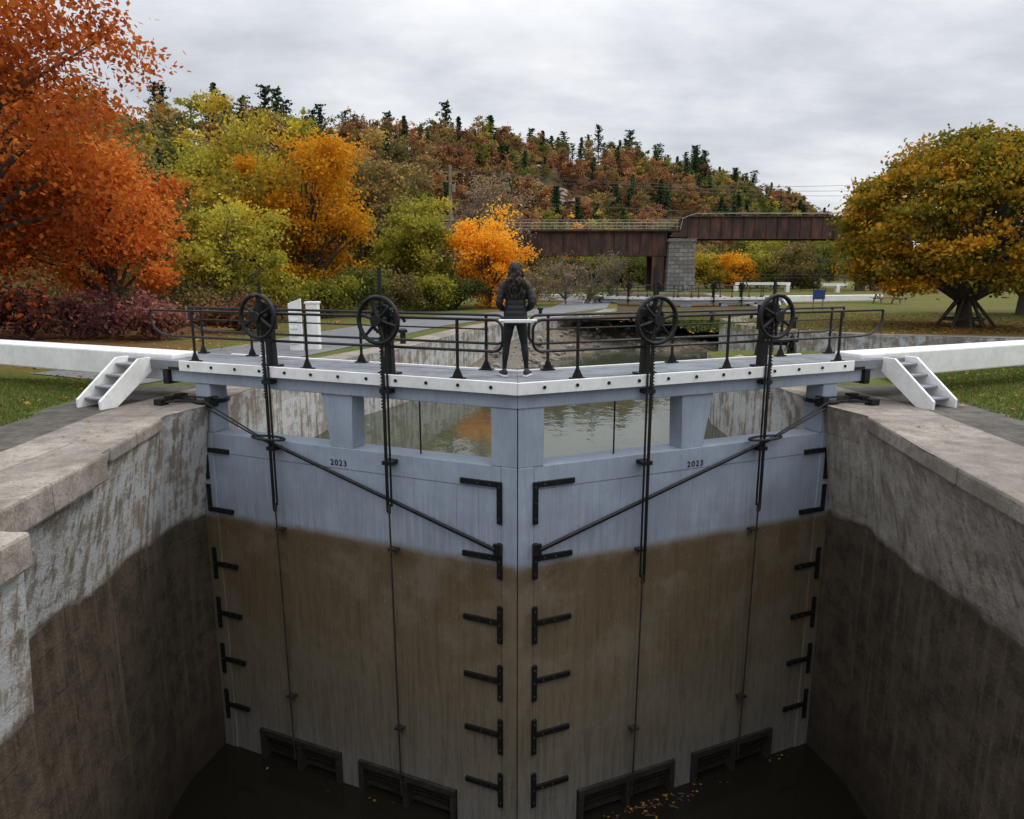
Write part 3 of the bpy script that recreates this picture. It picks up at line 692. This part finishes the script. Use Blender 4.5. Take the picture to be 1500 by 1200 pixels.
# ---------------------------------------------------------------- rail bridge
br=empty('railway_bridge')
def girder(name,x0,x1,y,z0,z1,step=1.6,slope=0):
    mb=MB()
    mb.box(ID,x0,x1,y,y+.06,z0,z1); mb.box(ID,x0,x1,y-.28,y+.34,z1-.01,z1+.09); mb.box(ID,x0,x1,y-.28,y+.34,z0-.09,z0+.01)
    x=x0+.05
    while x<x1: mb.box(ID,x,x+.10,y-.2,y-.003,z0+.012,z1-.012); mb.box(ID,x,x+.10,y+.063,y+.25,z0+.012,z1-.012); x+=step
    if slope: mb.prism([(x0-slope,y,z0+.2),(x0-.003,y,z0+.2),(x0-.003,y,z1)],[(x0-slope,y+.06,z0+.2),(x0-.003,y+.06,z0+.2),(x0-.003,y+.06,z1)])
    return mb.obj(name,RUST,br)
girder('plate_girder',-16,19.4,90,3.7,6.5); girder('plate_girder',-16,19.4,93.4,3.7,6.5)
girder('plate_girder',21.8,62,89.6,5.75,8.35,1.4,2.2); girder('plate_girder',21.8,62,94,5.75,8.35,1.4,2.2)
mb=MB(); mb.box(ID,-16,21,89.5,94.2,6.62,6.8); mb.box(ID,21.8,62,89.9,94.0,5.9,6.2); 
for x in np.arange(-16,62,2.): mb.box(ID,x,x+.25,90.1,93.4,3.9 if x<19 else 5.8,4.3 if x<19 else 6.1)
mb.obj('bridge_deck',RUST,br)
mb=MB()
for y in (89.5,94.1):
    for x in np.arange(-15.5,21.6,1.5): mb.tube([(x,y,6.8),(x,y,7.95)],.035,5)
    for z in (7.2,7.6,7.95): mb.tube([(-15.5,y,z),(20.8,y,z)],.03,5)
mb.tube([(20.9,89.5,6.8),(21.2,89.5,8.2),(22.8,89.5,8.75),(60,89.5,8.75)],.05,6)
mb.obj('bridge_railing',simple('galvanised',(.34,.33,.27),.2,4,.7,.1),br)
mb=MB()
def frus(x0,x1,y0,y1,z0,z1,t): mb.prism([(x0-t,y0-t,z0),(x1+t,y0-t,z0),(x1+t,y1+t,z0),(x0-t,y1+t,z0)],[(x0,y0,z1),(x1,y0,z1),(x1,y1,z1),(x0,y1,z1)])
frus(19.5,22.6,88.8,95,-1,5.3,.25); frus(19.3,22.8,88.6,95.2,5.302,5.65,0)
frus(-12.6,-10.6,88.9,95,-1,3.6,.2)
mb.obj('stone_pier',STONE,br,bevel=.04)
mb=MB(); 
for y in (90,93.4): mb.box(ID,17.6,19.1,y-.2,y+.3,-.7,3.58)
mb.box(ID,43.6,44.6,89.4,90.2,-.7,5.65); mb.prism([(45.5,89.5,-.7),(46.5,89.5,-.7),(46.5,90,-.7),(45.5,90,-.7)],[(43.6,89.5,5.6),(44.6,89.5,5.6),(44.6,90,5.6),(43.6,90,5.6)])
mb.obj('steel_bent',RUST,br)

WOOD=simple('pole_wood',(.26,.20,.14),.3,5,.9,.3)
up=empty('utility_pole')
px,py=-6.7,78
mb=MB(); mb.tube([(px,py,-1),(px,py,12.8)],[.22,.16],10); mb.box(ID,px-1.1,px+1.1,py-.08,py+.04,12.0,12.14); mb.box(ID,px-.8,px+.8,py-.08,py+.04,11.1,11.22)
mb.tube([(px+.35,py-.2,10.0),(px+.35,py-.2,10.8)],.2,10); mb.obj('pole',WOOD,up,True)
mb=MB()
for (x0,z0,x1,y1,z1,sg) in ((1.0,12.3,75,120,17,-1.6),(0,12.4,75,120,15.8,-1.6),(-1,12.3,75,118,14.6,-1.6),(.5,9.6,75,118,12.2,-1.4),(-1,12.3,-60,40,17,-1),(.9,12.3,-60,42,16,-1)):
    mb.tube([(px+x0+(x1-px-x0)*t,py+(y1-py)*t,z0+(z1-z0)*t+sg*4*t*(1-t)) for t in np.linspace(0,1,14)],.024,4)
mb.obj('wires',IRON,up)

# ---------------------------------------------------------------- small lockside objects
wb=empty('white_barrier'); mb=MB()
x,y=-6.42,20.4
mb.prism([(x-.17,y,GZ),(x+.2,y,GZ),(x+.2,y,GZ+1.52),(x-.17,y,GZ+1.38)],[(x-.17,y+.1,GZ),(x+.2,y+.1,GZ),(x+.2,y+.1,GZ+1.52),(x-.17,y+.1,GZ+1.38)])
for k in range(5): mb.box(ID,x-.14,x+.08,y-.03,y-.003,GZ+.2+.22*k,GZ+.27+.22*k)
x=-5.98; mb.box(ID,x-.17,x+.17,y+.25,y+.55,GZ,GZ+1.36); mb.box(ID,x-.2,x+.2,y+.22,y+.58,GZ+1.362,GZ+1.42)
mb.box(ID,-6.2,-6.16,y+.102,y+.4,GZ+.9,GZ+1.0)
mb.obj('boards',WHITE,wb,bevel=.01)
cw=empty('crab_winch'); mb=MB()
cx,cy=7.2,19.2
for dx in (-.45,.45):
    mb.prism([(cx+dx-.03,cy-.3,GZ),(cx+dx-.03,cy+.3,GZ),(cx+dx-.03,cy+.08,GZ+.55),(cx+dx-.03,cy-.08,GZ+.55)],[(cx+dx+.03,cy-.3,GZ),(cx+dx+.03,cy+.3,GZ),(cx+dx+.03,cy+.08,GZ+.55),(cx+dx+.03,cy-.08,GZ+.55)])
mb.tube([(cx-.6,cy,GZ+.42),(cx+.6,cy,GZ+.42)],.05,8); mb.tube([(cx-.3,cy,GZ+.42),(cx+.3,cy,GZ+.42)],.13,12)
mb.tube([(cx+.38+0,cy+.25*math.cos(a),GZ+.42+.25*math.sin(a)) for a in np.linspace(0,6.283,20)],.03,6)
mb.tube([(cx+.6,cy,GZ+.42),(cx+.6,cy,GZ+.72),(cx+.8,cy,GZ+.72)],.022,6)
mb.obj('winch',IRON,cw,True)
for x,y in ((1.4,36.6),(9.2,32.5),(-3.6,22.5),(11.6,29)):
    mb=MB(); mb.tube([(x,y,GZ),(x,y,GZ+.35),(x,y,GZ+.36),(x,y,GZ+.46),(x,y,GZ+.5)],[.10,.09,.15,.15,.08],12); mb.obj('mooring_bollard',IRON,smooth=True)
sg=empty('blue_information_sign'); mb=MB(); X,Y=17.6,40.6
mb.box(ID,X-.35,X+.35,Y,Y+.04,GZ+.75,GZ+1.3); mb.box(ID,X-.3,X-.24,Y+.042,Y+.09,GZ,GZ+1.25,1); mb.box(ID,X+.24,X+.3,Y+.042,Y+.09,GZ,GZ+1.25,1)
mb.obj('panel',[simple('blue_sign_paint',(.03,.07,.22),.1,3,.5,.05),WOOD],sg)
pt=empty('picnic_table'); mb=MB(); X,Y=27.6,52
for k in range(4): mb.box(ID,X-.95,X+.95,Y-.38+k*.19,Y-.21+k*.19,GZ+.72,GZ+.76)
for s in (-.72,.58): mb.box(ID,X-.95,X+.95,Y+s,Y+s+.2,GZ+.42,GZ+.46)
for dx in (-.7,.7):
    for sg_ in (-1,1): mb.prism([(X+dx-.04,Y+sg_*.62-.05,GZ),(X+dx-.04,Y+sg_*.62+.05,GZ),(X+dx-.04,Y+sg_*.25+.05,GZ+.72),(X+dx-.04,Y+sg_*.25-.05,GZ+.72)],[(X+dx+.04,Y+sg_*.62-.05,GZ),(X+dx+.04,Y+sg_*.62+.05,GZ),(X+dx+.04,Y+sg_*.25+.05,GZ+.72),(X+dx+.04,Y+sg_*.25-.05,GZ+.72)])
    mb.box(ID,X+dx+.042,X+dx+.09,Y-.72,Y+.78,GZ+.33,GZ+.418)
mb.obj('table',WOOD,pt)
lp=empty('lamp_post'); mb=MB(); X,Y=28.5,66
mb.tube([(X,Y,GZ),(X,Y,GZ+3.2)],[.06,.04],8); mb.tube([(X,Y,GZ+3.2),(X,Y,GZ+3.25),(X,Y,GZ+3.5),(X,Y,GZ+3.6)],[.08,.15,.13,.05],10); mb.obj('post',IRON,lp,True)
pr=empty('tree_prop_frame'); mb=MB()
for k in range(10):
    a=k*2*math.pi/10; r0=.95+.25*(k%2); mb.tube([(18.9+r0*math.cos(a),29.5+r0*math.sin(a),GZ),(18.9+.3*math.cos(a+.2),29.5+.3*math.sin(a+.2),GZ+1.15)],.07,5)
mb.tube([(18.9+.75*math.cos(a),29.5+.75*math.sin(a),GZ+.35) for a in np.linspace(0,6.283,11)],.055,5)
mb.obj('props',BARK,pr)
fb=empty('distant_balance_beam'); mb=MB(); mb.box(ID,26.5,33,84,84.4,.1,.4); mb.box(ID,36.5,39.5,83,83.4,0,.3)
mb.box(ID,26.4,26.8,83.9,84.5,-.75,.1); mb.box(ID,32.5,32.9,83.9,84.5,-.75,.1); mb.box(ID,38,38.4,82.9,83.5,-.75,0)
for x in np.arange(27,39,1.5): mb.tube([(x,84.6,-.7),(x,84.6,1.3)],.03,5,1)
for z in (.9,1.3): mb.tube([(27,84.6,z),(38,84.6,z)],.03,5,1)
mb.obj('beam',[WHITE,IRON],fb)

# ---------------------------------------------------------------- the woman
JACK=simple('black_nylon',(.013,.014,.018),.3,20,.55,.15)
LEGG=simple('black_leggings',(.009,.009,.011),.2,20,.8,.1)
HAIRM=simple('dark_brown_hair',(.040,.022,.013),.5,45,.4,.3,c2=(.010,.006,.004))
SKIN=simple('skin',(.45,.27,.19),.1,10,.55,.05)
SHOE=simple('shoe_fabric',(.03,.03,.032),.2,20,.7,.1)
wo=empty('woman',(-.03,10.22,0))
def skinobj(name,V,E,mat,sub=2,root=0):
    me=bpy.data.meshes.new(name); me.from_pydata([v[0] for v in V],E,[]); me.materials.append(mat)
    o=bpy.data.objects.new(name,me); COL.objects.link(o); o.parent=wo
    sm=o.modifiers.new('skin','SKIN'); sm.use_smooth_shade=True
    for i,v in enumerate(V):
        d=me.skin_vertices[0].data[i]; r=v[1]; d.radius=r if hasattr(r,'__len__') else (r,r); d.use_root=(i==root)
    ss=o.modifiers.new('sub','SUBSURF'); ss.levels=sub; ss.render_levels=sub
    return o
V=[((0,0,.90),(.14,.11)),((0,0,1.06),(.105,.085)),((0,0,1.24),(.125,.09)),((0,0,1.36),(.09,.07)),((0,.01,1.45),.05),((0,.01,1.50),.05)]
E=[(0,1),(1,2),(2,3),(3,4),(4,5)]
for sd in (-1,1):
    b=len(V)
    V+=[((sd*.082,-.005,.83),(.090,.105)),((sd*.105,.0,.66),(.074,.082)),((sd*.128,.015,.48),(.052,.056)),((sd*.145,-.015,.33),(.050,.055)),((sd*.158,-.01,.19),(.036,.038)),((sd*.165,0,.08),(.030,.034))]
    E+=[(0,b)]+[(b+i,b+i+1) for i in range(5)]
skinobj('body',V,E,LEGG)
for sd in (-1,1):
    mb=MB(); X=sd*.17; rings=[]
    tw=sd*.04
    for t,w,h,z in ((-.085,.02,.03,.055),(-.075,.034,.05,.06),(-.03,.038,.06,.065),(.03,.038,.045,.055),(.09,.043,.033,.045),(.14,.036,.024,.038),(.165,.015,.012,.03)):
        rings.append([(X+tw*t*8+w*math.cos(a),t,z+h*math.sin(a)) for a in [k*math.pi/6 for k in range(12)]])
    mb.rings(rings)
    sole=[(-.09,.03),(-.06,.042),(.0,.038),(.09,.047),(.14,.040),(.17,.018)]
    pl=[(X+tw*t*8-w,t) for t,w in sole]+[(X+tw*t*8+w,t) for t,w in sole[::-1]]
    mb.plan(ID,pl,.002,.028,1)
    mb.obj('shoe',[SHOE,WHITE],wo,True)
mb=MB(); seg=40
prof=[(.76,.160,.125),(.80,.172,.138),(.88,.176,.142),(.98,.160,.13),(1.08,.146,.12),(1.18,.156,.123),(1.28,.172,.123),(1.34,.168,.115),(1.38,.125,.095),(1.41,.075,.072),(1.44,.062,.066)]
zs=np.arange(.76,1.44,.006); rings=[]
for z in zs:
    w=np.interp(z,[p[0] for p in prof],[p[1] for p in prof]); d=np.interp(z,[p[0] for p in prof],[p[2] for p in prof])
    q=.010*(abs(math.sin((z-.74)*math.pi/.075))**.6-.6) if z<1.40 else 0
    rings.append([((w+q)*math.copysign(abs(math.cos(a))**.85,math.cos(a)),(d+q)*math.copysign(abs(math.sin(a))**.9,math.sin(a)),z) for a in [k*2*math.pi/seg for k in range(seg)]])
mb.rings(rings)
for sd in (-1,1):
    ctl=[Vector((sd*.10,0,1.355)),Vector((sd*.165,-.005,1.325)),Vector((sd*.200,-.03,1.22)),Vector((sd*.232,-.055,1.10)),Vector((sd*.236,-.03,1.04)),Vector((sd*.200,.05,1.0)),Vector((sd*.145,.13,.97))]
    rad=[.06,.066,.058,.052,.050,.047,.040]
    P=[];Rr=[];L=0
    for i in range(len(ctl)-1):
        for k in range(10):
            t=k/10; p=ctl[i].lerp(ctl[i+1],t); 
            if P: L+=(p-P[-1]).length
            P.append(p); Rr.append(rad[i]+(rad[i+1]-rad[i])*t+.008*(abs(math.sin(L*math.pi/.075))**.6-.6))
    for _ in range(6): P=[P[0]]+[(P[j-1]+P[j]*2+P[j+1])/4 for j in range(1,len(P)-1)]+[P[-1]]
    mb.tube(P,Rr,16)
jk=mb.obj('puffer_jacket',JACK,wo,True)
rm=jk.modifiers.new('rm','REMESH'); rm.mode='VOXEL'; rm.voxel_size=.009; rm.use_smooth_shade=True
sm=jk.modifiers.new('sm','SMOOTH'); sm.iterations=2; sm.factor=.5
for sd in (-1,1):
    V=[((sd*.155,.125,.975),.022),((sd*.135,.150,.96),(.026,.018)),((sd*.115,.165,.95),(.034,.015)),((sd*.092,.172,.942),(.036,.013))]
    E=[(0,1),(1,2),(2,3)]; skinobj('palm',V,E,SKIN,2)
    for f in range(4):
        z0=.965-.017*f; l=(.030,.034,.032,.025)[f]
        V=[((sd*.100,.172,z0),.0085),((sd*(.087),.182,z0-.004),.0085),((sd*(.087-l),.180,z0-.010),.0078),((sd*(.087-l*1.6),.166,z0-.016),.0068)]
        skinobj('finger',V,[(0,1),(1,2),(2,3)],SKIN,1)
    V=[((sd*.132,.16,.972),.010),((sd*.115,.178,.988),.0095),((sd*.095,.185,.990),.008)]
    skinobj('thumb',V,[(0,1),(1,2)],SKIN,1)
mb=MB(); rings=[]
for k in range(25):
    t=k/24; z=1.445+.215*t; s=math.sin(math.pi*min(1,max(0.02,t*.93+.06)))**.55
    w=.073*s*(1-.18*max(0,.45-t)/.45); d=.092*s
    ring=[]
    for j in range(32):
        a=j*2*math.pi/32; x=w*math.cos(a); y=.012+d*math.sin(a)
        if math.sin(a)>0:
            cx_=abs(math.cos(a)); fz=z
            if cx_<.22: y+=.020*math.exp(-((fz-1.532)/.014)**2)*(1-cx_/.22)+.008*math.exp(-((fz-1.552)/.016)**2)*(1-cx_/.22)
            y+=.006*math.exp(-((fz-1.500)/.007)**2)*max(0,1-cx_/.4)+.006*math.exp(-((fz-1.468)/.012)**2)*max(0,1-cx_/.4)
            y-=.007*math.exp(-((fz-1.558)/.010)**2)*math.exp(-((cx_-.42)/.14)**2)
        ring.append((x,y,z))
    rings.append(ring)
mb.rings(rings); mb.obj('head',SKIN,wo,True)
mb=MB()
for sd in (-1,1):
    rings=[]
    for k in range(7):
        ph=-math.pi/2+k*math.pi/6; r=.0115*math.cos(ph)+.0005
        rings.append([(sd*.030+r*math.cos(a),.090+.5*r*math.sin(a),1.556+.008*math.sin(ph)) for a in [j*math.pi/5 for j in range(10)]])
    mb.rings(rings)
mb.obj('eyes',simple('eye',(.08,.05,.04),.1,9,.2,0),wo,True)
mb=MB(); mb.tube([(-.024,.1,1.500),(0,.107,1.502),(.024,.1,1.500)],[.003,.006,.003],6); mb.obj('lips',simple('lip',(.35,.12,.10),.1,9,.5,0),wo,True)
mb=MB()
for sd in (-1,1): mb.tube([(sd*.072,.0,1.52),(sd*.082,-.004,1.54),(sd*.084,-.008,1.565),(sd*.074,.004,1.572)],[.006,.010,.011,.006],8)
mb.obj('ears',SKIN,wo,True)
# hair: scalp cap + coherent wavy locks falling over the back
mb=MB(); rings=[]
for k in range(20):
    t=k/19; z=1.48+.185*t; s=(1-max(0,(t-.30)/.70)**2.3)**.5 if t<1 else .02
    w=.078*s; yb=-.094*s; yf=.05*s if t>.5 else -.01
    ring=[]
    for j in range(28):
        a=j*2*math.pi/28; yy=math.sin(a); ring.append((w*math.cos(a),.005+(yf*yy if yy>0 else -yb*yy),z))
    rings.append(ring)
mb.rings(rings)
rr=random.Random(3)
NB=26
for b in range(NB):
    th0=-1.7+3.4*(b+.5)/NB+rr.uniform(-.05,.05); ph0=rr.random()*6.28; fr0=rr.uniform(36,50); am0=rr.uniform(.012,.022)
    end0=rr.uniform(1.11,1.27); sp0=rr.uniform(.75,1.15); out0=rr.uniform(.015,.05)
    for i in range(12):
        th=th0+rr.gauss(0,.045); px_=math.sin(th); py_=-math.cos(th)
        s0=rr.uniform(.2,1); topz=1.662-.05*s0**2
        endz=end0+rr.uniform(-.02,.05); r0=rr.uniform(.004,.008); ox,oy=rr.gauss(0,.006),rr.gauss(0,.006)
        pts=[]
        for k in range(21):
            t=k/20; z=topz+(endz-topz)*t
            rad_=.082*math.sqrt(max(.02,1-((z-1.55)/.118)**2)) if z>1.55 else .082
            if s0<.6: rad_*=(.35+.65*min(1,t*5))
            wx=rad_*px_; wy=rad_*py_*1.2
            if z<1.53:
                dn=1.53-z
                wx=wx*(1+min(dn,.20)*3.4*sp0)*(1-max(0,dn-.20)*1.7)
                wy=min(wy,-.01)-out0*min(1,dn*5)
                if z<1.42: wy=min(wy,-.122-out0*.6)
            a_=am0*min(1,t*2.5)
            pts.append((wx+ox+a_*math.sin(fr0*z+ph0),.008+wy+oy+a_*.8*math.cos(fr0*z+ph0*1.7),z))
        mb.tube(pts,[r0*(1-.8*(k/20)**3) for k in range(21)],5)
mb.obj('long_hair',HAIRM,wo,True)

# ---------------------------------------------------------------- sky & light
w=bpy.data.worlds.new('sky'); scene.world=w; w.use_nodes=True; nt=w.node_tree; nt.nodes.clear()
g=G.__new__(G); g.nt=nt; g.out=nt.nodes.new('ShaderNodeOutputWorld')
SE,SR=math.radians(50),math.radians(75)
sky=g.n('ShaderNodeTexSky',sky_type='NISHITA',sun_disc=False,sun_elevation=SE,sun_rotation=SR,air_density=1.,dust_density=2.)
tc=g.n('ShaderNodeTexCoord').outputs['Generated']; x,y,z=g.sep(tc)
zz=g.math('MAXIMUM',z,.0); den=g.math('ADD',zz,.22)
cv=g.n('ShaderNodeCombineXYZ',{0:g.math('DIVIDE',x,den),1:g.math('DIVIDE',y,den),2:0.0}).outputs[0]
wv=g.n('ShaderNodeTexNoise',{'Vector':cv,'Scale':.8,'Detail':6,'Roughness':.5,'Distortion':.5}).outputs[0]
w2=g.n('ShaderNodeTexNoise',{'Vector':g.scalev(cv,(1,1.5,1)),'Scale':2.6,'Detail':5,'Roughness':.6}).outputs[0]
cl=g.math('ADD',g.math('MULTIPLY',wv,.7),g.math('MULTIPLY',w2,.3))
cl=g.math('ADD',cl,g.mr(x,-.6,.7,-.025,.035))
cc=g.ramp(cl,[(.38,(.58,.61,.67)),(.46,(.70,.73,.78)),(.53,(.83,.85,.89)),(.61,(.97,.98,1.0))])
hz1=g.mr(z,.28,.95,1.0,2.6)
cc=g.n('ShaderNodeVectorMath',{0:cc,1:g.n('ShaderNodeCombineXYZ',{0:hz1,1:hz1,2:hz1}).outputs[0]},operation='MULTIPLY').outputs[0]
b1=g.n('ShaderNodeBackground',{'Color':sky.outputs[0],'Strength':.1}); b2=g.n('ShaderNodeBackground',{'Color':cc,'Strength':1.0})
ms=g.n('ShaderNodeMixShader',{0:.94,1:b1.outputs[0],2:b2.outputs[0]}); nt.links.new(ms.outputs[0],g.out.inputs[0])
sl=bpy.data.lights.new('sun','SUN'); sl.energy=1.4; sl.angle=math.radians(20); sl.color=(1,.96,.9)
so=bpy.data.objects.new('sun',sl); COL.objects.link(so)
d=Vector((math.sin(SR)*math.cos(SE),math.cos(SR)*math.cos(SE),math.sin(SE)))
so.rotation_euler=d.to_track_quat('Z','Y').to_euler(); so.location=(20,0,40)

cam=bpy.data.cameras.new('camera'); cam.lens=24.48; cam.sensor_width=36; cam.clip_end=5000; cam.clip_start=.1
co=bpy.data.objects.new('camera',cam); COL.objects.link(co); co.location=(-.08,0,1.5); co.rotation_euler=(math.radians(78.9),0,0)
scene.camera=co
scene.view_settings.view_transform='Standard'; scene.view_settings.look='None'; scene.view_settings.exposure=0
